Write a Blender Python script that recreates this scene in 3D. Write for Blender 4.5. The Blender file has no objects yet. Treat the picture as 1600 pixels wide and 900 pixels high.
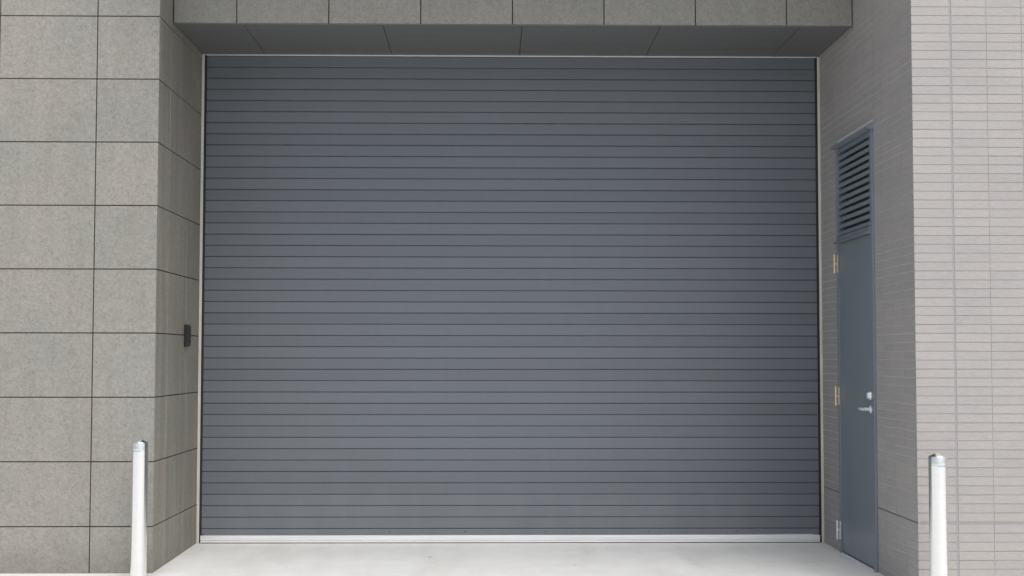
import bpy, bmesh, math, random
from mathutils import Vector, Matrix
random.seed(7)
S = bpy.context.scene
COL = S.collection
XL, XR = -2.098, 2.418          # faces of the two side walls of the recess
YL, YR, YF = -1.30, -2.20, -0.945   # front faces: stone pier, tiled wall, lintel
ZS = 3.541                      # soffit level

# ------------------------------------------------------------------ nodes
def mat(name):
    m = bpy.data.materials.new(name); m.use_nodes = True
    nt = m.node_tree; b = nt.nodes['Principled BSDF']
    return m, nt, b
def N(nt, t, **kw):
    n = nt.nodes.new(t)
    for k, v in kw.items():
        if k in n.inputs: n.inputs[k].default_value = v
        else: setattr(n, k, v)
    return n
def pos(nt, scale=(1, 1, 1)):
    g = N(nt, 'ShaderNodeNewGeometry')
    mp = N(nt, 'ShaderNodeMapping'); mp.inputs['Scale'].default_value = scale
    nt.links.new(g.outputs['Position'], mp.inputs['Vector'])
    return mp.outputs['Vector']
def noise(nt, sc, detail=4, scale3=(1, 1, 1), rough=.55):
    n = N(nt, 'ShaderNodeTexNoise', Scale=sc, Detail=detail, Roughness=rough)
    nt.links.new(pos(nt, scale3), n.inputs['Vector'])
    return n.outputs['Fac']
def ramp(nt, src, stops):
    r = N(nt, 'ShaderNodeValToRGB'); e = r.color_ramp.elements
    while len(e) < len(stops): e.new(.5)
    for q, (p, c) in zip(e, stops):
        q.position = p; q.color = (*c, 1) if len(c) == 3 else c
    nt.links.new(src, r.inputs['Fac']); return r.outputs['Color']
def g(v): return (v, v, v)
def mul(nt, a, b, fac=1.0, mode='MULTIPLY'):
    m = N(nt, 'ShaderNodeMix', data_type='RGBA', blend_type=mode)
    m.inputs[0].default_value = fac
    for s, i in ((a, 6), (b, 7)):
        if isinstance(s, tuple): m.inputs[i].default_value = (*s, 1)
        else: nt.links.new(s, m.inputs[i])
    return m.outputs[2]
def mixf(nt, f, a, b):
    m = N(nt, 'ShaderNodeMix', data_type='RGBA')
    nt.links.new(f, m.inputs[0])
    for s, i in ((a, 6), (b, 7)):
        if isinstance(s, tuple): m.inputs[i].default_value = (*s, 1)
        else: nt.links.new(s, m.inputs[i])
    return m.outputs[2]
def island(nt): return N(nt, 'ShaderNodeNewGeometry').outputs['Random Per Island']
def bump(nt, b, src, dist, strength=1.0):
    n = N(nt, 'ShaderNodeBump', Strength=strength, Distance=dist)
    nt.links.new(src, n.inputs['Height'])
    nt.links.new(n.outputs['Normal'], b.inputs['Normal']); return n

def m_stone(name, base, tint):
    m, nt, b = mat(name)
    sp = ramp(nt, noise(nt, 95, 4, rough=.7), [(.30, g(.62)), (.44, g(.95)), (.56, g(1.02)), (.72, g(1.22))])
    sp2 = ramp(nt, noise(nt, 45, 4), [(.3, g(.90)), (.7, g(1.08))])
    mo = ramp(nt, noise(nt, 2.6, 5), [(.3, (.93, .965, .95)), (.7, (1.05, 1.02, 1.0))])
    st = ramp(nt, noise(nt, 3.0, 4, (3.2, 3.2, .35)), [(.35, (.86, .86, .80)), (.65, (1.07, 1.06, 1.03))] if tint else [(.35, (.95, .96, .93)), (.65, (1.03, 1.03, 1.03))])
    isl = ramp(nt, island(nt), [(0, (.965, .97, .97)), (.5, (1, 1, 1)), (1, (1.03, 1.025, 1.015))])
    pits = ramp(nt, noise(nt, 240, 2), [(.24, g(.45)), (.33, g(1.0))])
    c = mul(nt, base, sp); c = mul(nt, c, sp2); c = mul(nt, c, mo); c = mul(nt, c, st); c = mul(nt, c, isl); c = mul(nt, c, pits)
    # rain splash grime near the ground, fading out at about knee height
    gm = N(nt, 'ShaderNodeSeparateXYZ'); gg = N(nt, 'ShaderNodeNewGeometry'); nt.links.new(gg.outputs['Position'], gm.inputs[0])
    ad = N(nt, 'ShaderNodeMath', operation='MULTIPLY_ADD'); nt.links.new(noise(nt, 7, 4), ad.inputs[0]); ad.inputs[1].default_value = .35
    nt.links.new(gm.outputs['Z'], ad.inputs[2])
    dirt = ramp(nt, ad.outputs[0], [(.14, (.80, .79, .76)), (.40, g(1.0))])
    c = mul(nt, c, dirt)
    nt.links.new(c, b.inputs['Base Color']); b.inputs['Roughness'].default_value = .58
    b.inputs['Specular IOR Level'].default_value = .4
    bump(nt, b, noise(nt, 190, 4), .0012, .8)
    return m
def m_flat(name, col, rough=.5, metal=0, var=.06, nsc=30, st=(1, 1, 1), bd=0, spec=.5):
    m, nt, b = mat(name)
    c = mul(nt, col, ramp(nt, noise(nt, nsc, 4, st), [(.3, g(1 - var)), (.7, g(1 + var))]))
    nt.links.new(c, b.inputs['Base Color']); b.inputs['Metallic'].default_value = metal
    r = N(nt, 'ShaderNodeMapRange'); nt.links.new(noise(nt, nsc * .6, 3, st), r.inputs[0])
    r.inputs['To Min'].default_value = rough * .82; r.inputs['To Max'].default_value = min(1, rough * 1.18)
    nt.links.new(r.outputs[0], b.inputs['Roughness']); b.inputs['Specular IOR Level'].default_value = spec
    if bd: bump(nt, b, noise(nt, nsc, 3, st), bd)
    return m
def m_tile():
    m, nt, b = mat('glazed_wall_tile')
    isl = ramp(nt, island(nt), [(0, (.965, .965, .98)), (.35, (.995, .99, .995)), (.7, (1.005, 1.0, .99)), (1, (1.03, 1.02, 1.01))])
    fine = ramp(nt, noise(nt, 90, 4, (.35, .35, 1.6)), [(.3, g(.93)), (.7, g(1.06))])
    big = ramp(nt, noise(nt, 1.6, 4), [(.3, (.96, .955, .965)), (.7, (1.03, 1.03, 1.02))])
    c = mul(nt, mul(nt, mul(nt, (.388, .370, .357), isl), fine), big)
    nt.links.new(c, b.inputs['Base Color']); b.inputs['Roughness'].default_value = .6
    bump(nt, b, noise(nt, 75, 4, (.5, .5, 1.5)), .0015, .9)
    return m
def m_shutter():
    m, nt, b = mat('painted_shutter_steel')
    c = mul(nt, (.145, .161, .182), ramp(nt, island(nt), [(0, (.94, .94, .945)), (1, (1.06, 1.06, 1.055))]))
    c = mul(nt, c, ramp(nt, noise(nt, 1.3, 5, (1, 1, 1)), [(.3, (.975, .98, .97)), (.7, (1.02, 1.02, 1.025))]))
    # faint vertical run marks and dust
    c = mul(nt, c, ramp(nt, noise(nt, 9, 4, (2.4, 1, .09)), [(.33, g(.988)), (.62, g(1.008))]))
    gm = N(nt, 'ShaderNodeSeparateXYZ'); gg = N(nt, 'ShaderNodeNewGeometry'); nt.links.new(gg.outputs['Position'], gm.inputs[0])
    ad = N(nt, 'ShaderNodeMath', operation='MULTIPLY_ADD'); nt.links.new(noise(nt, 4, 5, (1.5, 1, .6)), ad.inputs[0]); ad.inputs[1].default_value = .9
    nt.links.new(gm.outputs['Z'], ad.inputs[2])
    dust = ramp(nt, ad.outputs[0], [(.40, g(.16)), (.85, g(0))])
    c = mixf(nt, dust, c, (.30, .295, .285))
    nt.links.new(c, b.inputs['Base Color'])
    r = N(nt, 'ShaderNodeMapRange'); nt.links.new(noise(nt, 6, 4, (1, 1, 3)), r.inputs[0])
    r.inputs['To Min'].default_value = .36; r.inputs['To Max'].default_value = .52
    nt.links.new(r.outputs[0], b.inputs['Roughness'])
    bump(nt, b, noise(nt, 3.5, 3, (.45, 1, 5)), .0035, .4)
    return m
def m_ground():
    m, nt, b = mat('trowelled_concrete')
    big = ramp(nt, noise(nt, 1.1, 6, (1, 1, 1), .6), [(.3, (.93, .925, .91)), (.55, (1, 1, 1)), (.75, (1.05, 1.05, 1.045))])
    mid = ramp(nt, noise(nt, 7, 5), [(.3, g(.955)), (.7, g(1.04))])
    fine = ramp(nt, noise(nt, 120, 3), [(.3, g(.94)), (.7, g(1.05))])
    spots = ramp(nt, noise(nt, 5.5, 2), [(.20, g(.78)), (.27, g(1))])
    tyre = ramp(nt, noise(nt, 2.2, 5, (1.6, .28, 1)), [(.30, (.90, .895, .885)), (.52, g(1))])
    c = mul(nt, mul(nt, mul(nt, mul(nt, mul(nt, (.79, .80, .795), big), mid), fine), spots), tyre)
    # small chips and scuffs in the slab
    for (px, py, rx, ry, k) in ((-.396, -.688, .022, .050, .45), (-2.0, -.30, .030, .05, .75), (1.32, -.36, .05, .03, .85), (.55, -1.05, .03, .09, .85)):
        mp = N(nt, 'ShaderNodeMapping'); mp.vector_type = 'POINT'
        mp.inputs['Location'].default_value = (-px/rx, -py/ry, 0); mp.inputs['Scale'].default_value = (1/rx, 1/ry, 0)
        gg = N(nt, 'ShaderNodeNewGeometry'); nt.links.new(gg.outputs['Position'], mp.inputs['Vector'])
        ln = N(nt, 'ShaderNodeVectorMath', operation='LENGTH'); nt.links.new(mp.outputs[0], ln.inputs[0])
        ad = N(nt, 'ShaderNodeMath', operation='MULTIPLY_ADD'); nt.links.new(noise(nt, 70, 3), ad.inputs[0]); ad.inputs[1].default_value = .9
        nt.links.new(ln.outputs['Value'], ad.inputs[2])
        c = mul(nt, c, ramp(nt, ad.outputs[0], [(.75, g(k)), (1.0, g(1))]))
    nt.links.new(c, b.inputs['Base Color'])
    r = N(nt, 'ShaderNodeMapRange'); nt.links.new(noise(nt, 3, 5), r.inputs[0])
    r.inputs['To Min'].default_value = .30; r.inputs['To Max'].default_value = .55
    nt.links.new(r.outputs[0], b.inputs['Roughness'])
    bump(nt, b, noise(nt, 40, 4), .0012, .5)
    return m

M = dict(
    stone=m_stone('grey_stone_panel', (.298, .283, .265), 0),
    stone_return=m_stone('streaked_stone_panel', (.298, .283, .262), 1),
    joint=m_flat('dark_open_joint', (.05, .05, .05), .9),
    tile=m_tile(),
    grout=m_flat('tile_grout', (.46, .445, .43), .9, var=.08, nsc=60),
    pale_grout=m_flat('pale_tile_grout', (.66, .645, .65), .9, var=.05, nsc=60),
    dark_sealant=m_flat('dark_grey_sealant', (.17, .165, .18), .7, var=.05),
    sealant=m_flat('grey_sealant', (.32, .305, .325), .7, var=.05),
    shutter=m_shutter(),
    dark=m_flat('dark_gap', (.02, .02, .021), .8),
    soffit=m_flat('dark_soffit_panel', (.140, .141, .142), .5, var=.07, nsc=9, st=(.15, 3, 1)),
    rail=m_flat('weathered_aluminium', (.78, .75, .68), .38, .2, .09, 14, (1, 1, .3)),
    alu=m_flat('brushed_aluminium', (.88, .88, .88), .3, .4, .07, 30, (.08, 1, 3)),
    stain=m_flat('brushed_stainless_steel', (.95, .945, .935), .20, 1.0, .03, 25, (.4, .4, 5)),
    door=m_flat('blue_grey_door_paint', (.20, .232, .262), .36, 0, .05, 3, (1, 1, .6)),
    black=m_flat('black_plastic', (.022, .022, .026), .35),
    rubber=m_flat('black_rubber', (.025, .025, .025), .7),
    silver=m_flat('satin_silver_fitting', (.86, .86, .86), .3, .35, .03),
    brass=m_flat('satin_hinge_metal', (.84, .71, .48), .3, .4, .05),
    blue=m_flat('blue_seam_reflection', (.30, .52, .75), .4),  # bluish reflection at the bollard cap seam, put into the colour
    ground=m_ground(),
)
# ------------------------------------------------------------------ geometry
class MB:
    def __init__(s): s.v, s.f = [], []
    def box(s, x0, x1, y0, y1, z0, z1):
        o = len(s.v)
        s.v += [(x, y, z) for x in (x0, x1) for y in (y0, y1) for z in (z0, z1)]
        s.f += [tuple(o + i for i in q) for q in ((0,1,3,2),(4,6,7,5),(0,4,5,1),(2,3,7,6),(0,2,6,4),(1,5,7,3))]
    def prism(s, pts, axis, a, b):
        """extrude a closed 2-D outline along axis from a to b"""
        o = len(s.v); n = len(pts)
        for w in (a, b):
            for p, q in pts:
                s.v.append({'x': (w, p, q), 'y': (p, w, q), 'z': (p, q, w)}[axis])
        s.f += [(o+i, o+(i+1) % n, o+n+(i+1) % n, o+n+i) for i in range(n)]
        s.f += [tuple(o+i for i in reversed(range(n))), tuple(o+n+i for i in range(n))]
    def lathe(s, prof, c, axis='z', n=40, a0=0, a1=None):
        full = a1 is None; a1 = 2*math.pi if full else a1
        o = len(s.v); k = n if full else n + 1; L = len(prof)
        for i in range(k):
            a = a0 + (a1-a0)*i/n; ca, sa = math.cos(a), math.sin(a)
            for r, h in prof:
                p = {'z': (r*ca, r*sa, h), 'x': (h, r*ca, r*sa), 'y': (r*ca, h, r*sa)}[axis]
                s.v.append(tuple(c[j]+p[j] for j in range(3)))
        for i in range(n):
            j = (i+1) % k
            for q in range(L-1): s.f.append((o+i*L+q, o+j*L+q, o+j*L+q+1, o+i*L+q+1))
    def build(s, name, m, parent=None, loc=None, bev=0, smooth=False, seg=2):
        me = bpy.data.meshes.new(name); me.from_pydata(s.v, [], s.f); me.update()
        bm = bmesh.new(); bm.from_mesh(me); bmesh.ops.recalc_face_normals(bm, faces=bm.faces); bm.to_mesh(me); bm.free()
        o = bpy.data.objects.new(name, me); COL.objects.link(o)
        for q in (m if isinstance(m, (list, tuple)) else [m]): me.materials.append(q)
        if smooth:
            for p in me.polygons: p.use_smooth = True
            me.set_sharp_from_angle(angle=math.radians(35))
        if loc is not None:                      # re-origin the mesh at loc
            me.transform(Matrix.Translation(-Vector(loc))); o.location = loc
        if parent:
            o.parent = parent
            o.location = Vector(o.location) - Vector(parent.location) if loc is not None else -world(parent)
            if loc is not None: o.location = Vector(loc) - world(parent)
        if bev:
            b = o.modifiers.new('bevel', 'BEVEL'); b.width = bev; b.segments = seg; b.limit_method = 'ANGLE'; b.harden_normals = False
        return o
def world(o):
    v = Vector((0, 0, 0))
    while o: v += Vector(o.location); o = o.parent
    return v
def empty(name, loc):
    o = bpy.data.objects.new(name, None); o.location = loc; o.empty_display_size = .2; COL.objects.link(o); return o
def tag(o, label=None, cat=None, group=None, kind=None):
    for k, v in (('label', label), ('category', cat), ('group', group), ('kind', kind)):
        if v: o[k] = v
    return o
rnd = random.uniform

# ------------------------------------------------------------------ ground
def gz(x, y):
    a = min(max(-y/1.3, 0), 1); b = min(max((.5-x)/2.6, 0), 1)
    return -.012*a*b
xs = [-300, -60, -20, -9, -6, -4] + [-3.2+.2*i for i in range(37)] + [5, 6, 9, 20, 60, 300]
ys = [-300, -60, -25, -14, -9, -6, -4] + [-3.0+.2*i for i in range(16)] + [.6, 3, 8, 20, 60, 300]
gm = MB()
gm.v = [(x, y, gz(x, y)) for x in xs for y in ys]
L = len(ys)
gm.f = [(i*L+j, (i+1)*L+j, (i+1)*L+j+1, i*L+j+1) for i in range(len(xs)-1) for j in range(L-1)]
o = gm.build('ground', M['ground'], smooth=True); tag(o, 'pale smooth concrete ground running into the shutter bay', 'ground', kind='structure')

# ------------------------------------------------------------------ stone pier on the left
J = .0032                                        # half joint
TOP = 7.95
zj = [-.1] + [.277+.4023*k for k in range(0, 20)]
zj = [z for z in zj if z < TOP] + [TOP]
pier = empty('stone_clad_wall', (XL-3, YL+.3, 0))
tag(pier, 'grey stone panel wall with dark open joints on the left of the shutter', 'wall')
m = MB()
m.box(-9, XL-.016, YL+.016, .35, -.1, TOP-.02)
m.build('backing_wall', M['joint'], pier)
m = MB()
xj = [XL, -2.490] + [-2.490-.6155*k for k in range(1, 11)]
for a, b in zip(zj, zj[1:]):
    for i, (x1, x0) in enumerate(zip(xj, xj[1:])):
        dy = rnd(0, .0012)
        m.box(x0+J, x1-(0 if i == 0 else J), YL+dy, YL+.024, a+J, b-J)
m.build('front_cladding', M['stone'], pier, bev=.0018, seg=1)
m = MB()
yj = [YL+.024+.004, -.978, -.432, .16]
for a, b in zip(zj, zj[1:]):
    for i, (y0, y1) in enumerate(zip(yj, yj[1:])):
        dx = rnd(0, .0012)
        k = .0012 if i else 0
        m.box(XL-.024, XL-dx, y0+(.0018 if i else 0), y1-.0018, a+J, b-J)
m.build('return_cladding', M['stone_return'], pier, bev=.0018, seg=1)
m = MB(); m.box(-9, XL+.02, YL-.02, .35, TOP+.004, TOP+.06); m.build('coping', M['soffit'], pier, bev=.004)

# ------------------------------------------------------------------ lintel over the bay
lin = empty('bay_lintel', (.16, YF+.3, ZS))
tag(lin, 'stone faced lintel with dark panelled underside spanning above the shutter', 'lintel')
m = MB(); m.box(XL+.003, XR-.003, YF+.018, .35, ZS+.016, TOP-.02); m.build('backing_wall', M['joint'], lin)
m = MB()
fx = [XL+.004] + [-1.678+.6088*k for k in range(7)] + [XR-.004]
fz = [ZS+.002] + [3.496+.4023*k for k in range(1, 12)]; fz = [z for z in fz if z < TOP] + [TOP]
for a, b in zip(fz, fz[1:]):
    for x0, x1 in zip(fx, fx[1:]):
        m.box(x0+J, x1-J, YF+rnd(0, .001), YF+.026, a+(J if a > ZS+.1 else 0), b-J)
m.build('stone_fascia', M['stone'], lin, bev=.0018, seg=1)
m = MB()
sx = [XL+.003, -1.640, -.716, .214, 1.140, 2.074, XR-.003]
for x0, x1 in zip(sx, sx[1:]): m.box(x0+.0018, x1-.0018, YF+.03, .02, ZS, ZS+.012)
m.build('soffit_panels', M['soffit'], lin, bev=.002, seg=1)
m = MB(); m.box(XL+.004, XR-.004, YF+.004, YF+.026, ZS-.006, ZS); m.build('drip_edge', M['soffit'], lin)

m = MB(); m.box(XL+.004, XR-.004, -1.95, YF-.002, 4.35, 4.60)  # unseen canopy slab, added to shade the fascia and the bay below
m.build('added_shade_canopy', M['soffit'], lin, bev=.004)

# ------------------------------------------------------------------ tiled wall on the right
DY0, DY1, DZ = -1.392, -.502, 2.805              # door opening in the return face
EXY, EXZ, EXX = -1.398, .402, 2.642
CH, CW, TG = .0507, .2027, .0019
tw = empty('tiled_wall', (XR+2, YR+.5, 0))
tag(tw, 'pale long narrow tile wall on the right beside the steel door', 'wall')
m = MB()
x0, x1, ya, yb = XR+.0045, 9.0, YR+.0036, .35
m.box(x0, x1, ya, DY0, -.1, TOP-.02); m.box(x0, x1, DY1, yb, -.1, TOP-.02)
m.box(x0, x1, DY0, DY1, DZ, TOP-.02); m.box(x0+.12, x1, DY0, DY1, -.1, DZ)
m.build('mortar_bed', M['grout'], tw)
m = MB(); z0, z1 = -.1, TOP-.02
m.box(XR+.0026, XR+.0043, YR+.0145, DY0-.004, z0, z1); m.box(XR+.0026, XR+.0043, DY1+.004, .2, z0, z1); m.box(XR+.0026, XR+.0043, DY0-.0038, DY1+.0038, DZ+.02, z1)
m.build('return_grout', M['pale_grout'], tw)
m = MB(); mr = MB()
nrow = int(TOP/CH)
def rows():
    z = EXZ
    out = []
    k = 0
    while EXZ+.006+k*CH < TOP: out.append((EXZ+.006+k*CH, EXZ+.006+(k+1)*CH)); k += 1
    k = 0
    while EXZ-.006-k*CH > -.05: out.append((EXZ-.006-(k+1)*CH, EXZ-.006-k*CH)); k += 1
    return out
for a, b in rows():
    jz = TG+rnd(-.0004, .0006)
    x = XR+.0005
    first = True
    while x < 9:
        xe = EXX-.006 if first else x+CW
        d = rnd(0, .0011); tl = rnd(-.0006, .0006)
        o0 = len(m.v)
        m.box(x+(0 if first else .0013), xe-(0 if first else .0013), YR+d, YR+.012, a+jz+rnd(0, .0006), b-jz)
        # very slight tilt of each tile face
        for q in range(o0, o0+8):
            vx, vy, vz = m.v[q]
            if vy < YR+.006: m.v[q] = (vx, vy+(tl if vz > (a+b)/2 else -tl)+0*vx, vz)
        x = EXX+.006 if first else xe
        first = False
    y = YR+.0145
    while y < .2:
        ye = min(y+CW, .2)
        if y < EXY < ye and a > DZ: ye = EXY-.005
        segs = [(y, ye)]
        if (a+b)/2 < DZ+.02:
            s2 = []
            for p, q in segs:
                if q <= DY0 or p >= DY1: s2.append((p, q))
                else:
                    if p < DY0-.008: s2.append((p, DY0-.004))
                    if q > DY1+.008: s2.append((DY1+.004, q))
            segs = s2
        for p, q in segs:
            d = rnd(0, .0011)
            mr.box(XR+d, XR+.012, p+.0020, q-.0020, a+jz, b-jz)
        if y < EXY < y+CW and a > DZ: y = EXY+.005
        else: y = y+CW
m.build('front_tiling', M['tile'], tw); mr.build('return_tiling', M['tile'], tw)
m = MB()
m.box(EXX-.0055, EXX+.0055, YR+.0014, YR+.006, -.1, TOP-.02)
m.box(XR+.012, EXX-.0057, YR+.0022, YR+.006, EXZ-.0055, EXZ+.0055); m.box(EXX+.0057, 9, YR+.0022, YR+.006, EXZ-.0055, EXZ+.0055)
m.box(XR+.0018, XR+.006, EXY-.0045, EXY+.0045, DZ+.03, TOP-.02)
m.build('sealant_joint', M['sealant'], tw)
m = MB()
for y0, y1 in ((YR+.0125, DY0-.004), (DY1+.004, .01)): m.box(XR+.0018, XR+.006, y0, y1, EXZ-.0055, EXZ+.0055)
m.build('sealant_joint', M['dark_sealant'], tw)
m = MB(); m.box(XR-.02, 9, YR-.02, .35, TOP-.01, TOP+.06); m.build('coping', M['soffit'], tw, bev=.004)

# ------------------------------------------------------------------ roller shutter
sh = empty('roller_shutter', ((XL+XR)/2, 0, 0))
tag(sh, 'closed dark grey roller shutter of narrow horizontal slats filling the bay', 'shutter')
P = .0816; x0, x1 = XL+.034, XR-.034
m = MB()
z = .103
lo = .060
edges = [(lo, z)]
while z < ZS+.02: edges.append((z, z+P)); z += P
for a, b in edges:
    t = rnd(-.0011, .0011); s = rnd(-.0004, .0004)
    gp = rnd(.0022, .0042)
    o0 = len(m.v)
    # interlocking slat: chamfered lower lip, flat face, rolled upper edge, recessed neck
    prof = [(.020, a), (.0075, a), (.0020+t, a+.0022), (.0+t, a+.0045), (.0-t, b-gp-.005), (.0012-t, b-gp-.0015), (.0045, b-gp), (.0105, b-gp+.0002), (.0105, b+.002), (.020, b+.002)]
    m.prism(prof, 'x', x0, x1)
m.build('curtain', M['shutter'], sh)
for X, sgn in ((XL, 1), (XR, -1)):
    m = MB()
    a, b = sorted((X+sgn*.0005, X+sgn*.0075)); m.box(a, b, -.018, .06, 0.001, ZS-.010)         # web against the wall
    a, b = sorted((X+sgn*.0077, X+sgn*.0190)); m.box(a, b, -.018, -.012, 0.001, ZS-.012)       # front flange
    a, b = sorted((X+sgn*.0115, X+sgn*.0145)); m.box(a, b, -.0205, -.0182, 0.001, ZS-.012)     # raised bead
    r = m.build('guide_rail', M['rail'], sh, bev=.001, seg=1)
    m = MB()
    a, b = sorted((X+sgn*.0078, X+sgn*.033)); m.box(a, b, -.0115, .03, .002, ZS-.011)
    m.build('brush_seal', M['rubber'], r)
m = MB(); m.box(XL+.001, XR-.001, -.006, .004, ZS-.0095, ZS-.0012)
m.build('head_trim', M['alu'], sh, bev=.001, seg=1)
m = MB()
bx0, bx1 = XL+.030, XR-.034
m.prism([(-.020, .0555), (.012, .0555), (.012, .006), (-.020, .006), (-.020, .0175), (-.014, .0185), (-.014, .0215), (-.022, .0225), (-.022, .0535)], 'x', bx0, bx1)
bar = m.build('bottom_bar', M['alu'], sh, bev=.0008, seg=1)
m = MB(); m.prism([(-.010, .0058), (.008, .0058), (.006, .0005), (-.008, .0005)], 'x', bx0+.004, bx1-.004); m.build('rubber_seal', M['rubber'], bar)
for X in (-.715, -.176, .408, 1.146, 1.79):
    m = MB(); m.lathe([(0, -.0022), (.0030, -.0022), (.0045, -.0008), (.0045, .002)], (X, 0, .081), 'y', 14)
    m.build('screw', M['black'], sh, loc=(X, 0, .081))

# ------------------------------------------------------------------ steel door in the right return
dr = empty('steel_door', (XR, (DY0+DY1)/2, 0))
tag(dr, 'narrow blue grey steel door with a louvre above in the right side wall', 'door')
m = MB(); fo = .014                              # frame stands proud of the tiles
def jamb(y0, y1, z0, z1): m.box(XR-fo, XR+.10, y0, y1, z0, z1)
jamb(DY0, DY0+.050, 0.001, DZ-.03); jamb(DY1-.040, DY1, 0.001, DZ-.03)
m.build('door_frame', M['door'], dr, bev=.0025)
LY0, LY1 = DY0+.054, DY1-.044
m = MB(); m.box(XR-.004, XR+.038, LY0, LY1, .016, 2.118)
leaf = m.build('door_leaf', M['door'], dr, bev=.002)
m = MB(); m.box(XR+.05, XR+.09, DY0+.05, DY1-.04, .001, DZ-.03); m.build('stop_panel', M['soffit'], dr)
m = MB(); m.box(XR-.012, XR+.045, DY0+.0505, DY1-.0405, .001, .0075); m.build('threshold', M['alu'], dr)
# louvre
m = MB(); m.box(XR-.020, XR+.09, DY0+.0505, DY1-.0405, 2.124, 2.165); m.box(XR-.010, XR+.09, DY0+.0505, DY1-.0405, DZ-.062, DZ-.032)
lv = m.build('louvre_frame', M['door'], dr, bev=.003)
m = MB(); nb = 12; zz0, zz1 = 2.170, DZ-.066
for k in range(nb):
    zb = zz0+(zz1-zz0)*k/nb; h = (zz1-zz0)/nb
    m.prism([(XR-.006, zb+.004), (XR-.003, zb+.002), (XR+.042, zb+h*.86), (XR+.042, zb+h*.86+.004), (XR+.040, zb+h*.86+.006), (XR-.006, zb+.029)], 'y', DY0+.052, DY1-.042)
m.build('louvre_blades', M['door'], lv, bev=.001, seg=1)
m = MB(); m.prism([(XR-.046, DZ-.034), (XR-.046, DZ-.012), (XR+.02, DZ+.010), (XR+.02, DZ-.0305), (XR-.030, DZ-.0305), (XR-.033, DZ-.022), (XR-.040, DZ-.022), (XR-.042, DZ-.034)], 'y', DY0-.016, DY1+.014)
m.build('louvre_hood', M['door'], lv, bev=.0015, seg=1)
m = MB(); m.prism([(XR-.040, 2.120), (XR-.040, 2.126), (XR-.0205, 2.140), (XR-.006, 2.1235), (XR-.006, 2.1195)], 'y', DY0+.0508, DY1+.008)
m.build('louvre_sill', M['door'], lv, bev=.0012, seg=1)
for zc in (1.982, 1.070, .155):
    m = MB(); yh = DY1-.020; xh = XR-.035
    for a, b in ((-.065, -.022), (-.021, .021), (.022, .065)):
        m.lathe([(0, a), (.0055, a), (.0063, a+.002), (.0063, b-.002), (.0055, b), (0, b)], (xh, yh, zc), 'z', 20)
    h = m.build('hinge', M['brass'] if zc > .5 else M['silver'], leaf, loc=(xh, yh, zc), smooth=True)
    m = MB(); m.box(XR-.0190, XR-.0143, yh-.018, yh+.010, zc-.062, zc+.062); m.box(xh+.004, XR-.0192, yh+.004, yh+.0056, zc-.005, zc+.005)
    m.build('hinge_plate', M['brass'] if zc > .5 else M['silver'], leaf)
yk = LY0+.048
m = MB()
m.lathe([(0, -.004), (.024, -.004), (.026, -.006), (.026, -.010), (.023, -.013), (.011, -.0135), (.0105, -.050), (0, -.050)], (XR, yk, 1.008), 'x', 28)
n0 = 18
ring = []
for i, (dx, dy, ry, rz) in enumerate([(-.056, -.011, .004, .008), (-.058, .0, .0078, .0095), (-.058, .03, .0072, .0092), (-.057, .075, .0068, .0088), (-.053, .110, .006, .008), (-.046, .120, .004, .006)]):
    o0 = len(m.v)
    for k in range(n0):
        a = 2*math.pi*k/n0
        m.v.append((XR+dx+ry*math.cos(a), yk+dy, 1.008+rz*math.sin(a)))
    ring.append(o0)
for p, q in zip(ring, ring[1:]):
    m.f += [(p+k, p+(k+1) % n0, q+(k+1) % n0, q+k) for k in range(n0)]
m.f += [tuple(ring[0]+k for k in range(n0)), tuple(ring[-1]+k for k in reversed(range(n0)))]
m.build('lever_handle', M['silver'], leaf, loc=(XR, yk, 1.008), smooth=True)
m = MB(); m.lathe([(0, -.004), (.025, -.004), (.027, -.006), (.027, -.012), (.021, -.022), (.020, -.030), (.008, -.032), (0, -.032)], (XR, yk, 1.094), 'x', 28)
m.build('lock_cylinder', M['silver'], leaf, loc=(XR, yk, 1.094), smooth=True)

# ------------------------------------------------------------------ control box on the left return
cb = empty('control_box', (XL, -.455, 1.48))
tag(cb, 'small black control box fixed to the stone side wall left of the shutter', 'control box')
m = MB(); m.prism([(XL+.0005, 1.405), (XL+.0005, 1.556), (XL+.026, 1.556), (XL+.032, 1.548), (XL+.032, 1.424), (XL+.024, 1.405)], 'y', -.497, -.418)
hb = m.build('housing', M['black'], cb, bev=.003)
m = MB(); m.box(XL+.0322, XL+.0345, -.488, -.427, 1.47, 1.54); m.build('cover_plate', M['black'], cb, bev=.001)
for zc in (1.452, 1.436):
    m = MB(); m.lathe([(0, .0375), (.0055, .0375), (.0062, .036), (.0062, .0323)], (XL, -.4575, zc), 'x', 16)
    m.build('push_button', M['rubber'], cb, loc=(XL, -.4575, zc), smooth=True)

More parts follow.
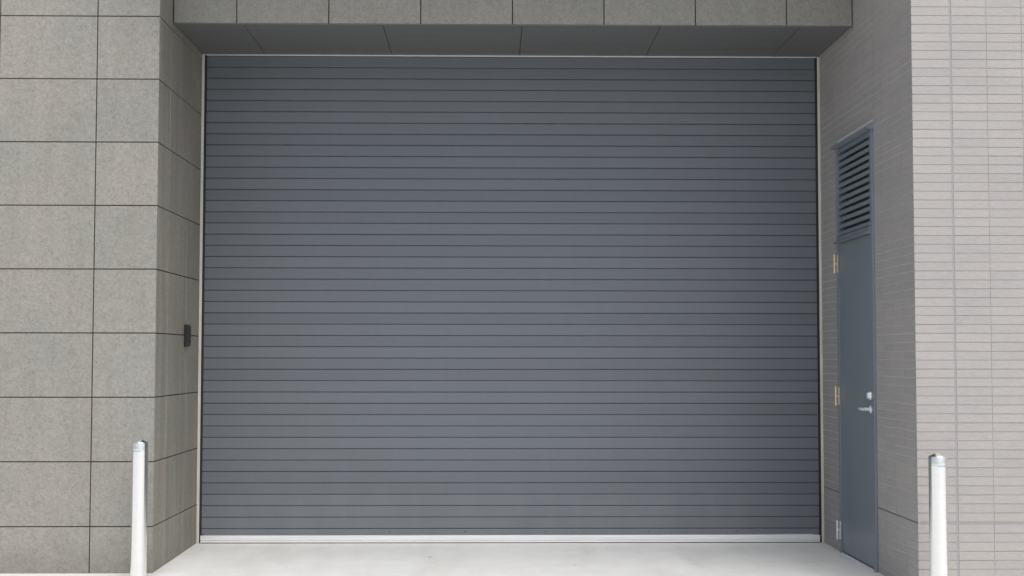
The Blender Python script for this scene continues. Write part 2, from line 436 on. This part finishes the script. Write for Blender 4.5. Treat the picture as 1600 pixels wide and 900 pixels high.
# ------------------------------------------------------------------ bollards
def bollard(x, y, h, label, face):
    b = empty('bollard', (x, y, gz(x, y)))
    tag(b, label, 'bollard', 'stainless steel bollards flanking the bay')
    z0 = gz(x, y); R = .048; c = (x, y, z0)
    m = MB(); m.lathe([(R, -.02), (R, h-.073)], c, n=64); m.build('post', M['stain'], b, smooth=True)
    m = MB(); m.lathe([(R-.0016, h-.075), (R-.0016, h-.0715), (R, h-.0705), (R, h-.026), (R-.001, h-.0235), (R-.004, h-.021), (.012, h-.002), (.004, h), (0, h)], c, n=64)
    m.build('cap', M['stain'], b, smooth=True)
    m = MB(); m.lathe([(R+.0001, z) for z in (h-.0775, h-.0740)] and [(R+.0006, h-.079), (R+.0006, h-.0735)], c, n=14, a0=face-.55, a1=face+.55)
    m.build('reflection_strip', M['blue'], b, smooth=True)  # thin blue arc painting in the coloured reflection at the cap seam
    m = MB(); m.lathe([(R+.0003, .0005), (R+.009, .0005), (R+.008, .003), (R+.0003, .006)], c, n=48); m.build('base_ring', M['grout'], b)
    return b
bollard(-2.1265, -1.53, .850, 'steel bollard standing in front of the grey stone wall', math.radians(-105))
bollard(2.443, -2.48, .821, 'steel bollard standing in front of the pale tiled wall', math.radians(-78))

# ------------------------------------------------------------------ camera
def axes(yaw, pitch, roll):
    y, p, r = map(math.radians, (yaw, pitch, roll))
    f = Vector((math.sin(y)*math.cos(p), math.cos(y)*math.cos(p), math.sin(p)))
    ri = Vector((math.cos(y), -math.sin(y), 0)); up = ri.cross(f)
    return math.cos(r)*ri+math.sin(r)*up, -math.sin(r)*ri+math.cos(r)*up, f
cam = bpy.data.cameras.new('camera'); co = bpy.data.objects.new('camera', cam); COL.objects.link(co)
ri, up, f = axes(.93, 2.85, .05)
co.matrix_world = Matrix(((ri.x, up.x, -f.x, 0), (ri.y, up.y, -f.y, -9.98), (ri.z, up.z, -f.z, 1.339), (0, 0, 0, 1)))
cam.sensor_fit = 'HORIZONTAL'; cam.sensor_width = 36; cam.lens = 36*2150/1600; cam.clip_start = .05; cam.clip_end = 2000
S.camera = co

# ------------------------------------------------------------------ light: bright overcast, brightest in front and to the right
AZ, EL = math.radians(27), math.radians(60)
to_sun = Vector((math.sin(AZ)*math.cos(EL), -math.cos(AZ)*math.cos(EL), math.sin(EL)))
sl = bpy.data.lights.new('sun', 'SUN'); so = bpy.data.objects.new('sun', sl); COL.objects.link(so)
sl.energy = 1.5; sl.angle = math.radians(46); sl.color = (1, .955, .89)
so.rotation_euler = to_sun.to_track_quat('Z', 'Y').to_euler(); so.location = to_sun*30
w = bpy.data.worlds.new('World'); S.world = w; w.use_nodes = True; nt = w.node_tree
bg = nt.nodes['Background']
sky = nt.nodes.new('ShaderNodeTexSky'); sky.sky_type = 'NISHITA'; sky.sun_disc = False
sky.sun_elevation = EL; sky.sun_rotation = math.atan2(to_sun.x, to_sun.y)
sky.dust_density = 2.5; sky.air_density = 1.0; sky.ozone_density = 1.0
hs = nt.nodes.new('ShaderNodeHueSaturation'); hs.inputs['Saturation'].default_value = .52
nt.links.new(sky.outputs[0], hs.inputs['Color']); nt.links.new(hs.outputs[0], bg.inputs['Color'])
bg.inputs['Strength'].default_value = .085

S.render.engine = 'CYCLES'
S.view_settings.view_transform = 'Standard'; S.view_settings.look = 'None'
S.view_settings.exposure = 0.78; S.view_settings.gamma = 1
S.render.resolution_x = 1024; S.render.resolution_y = 576
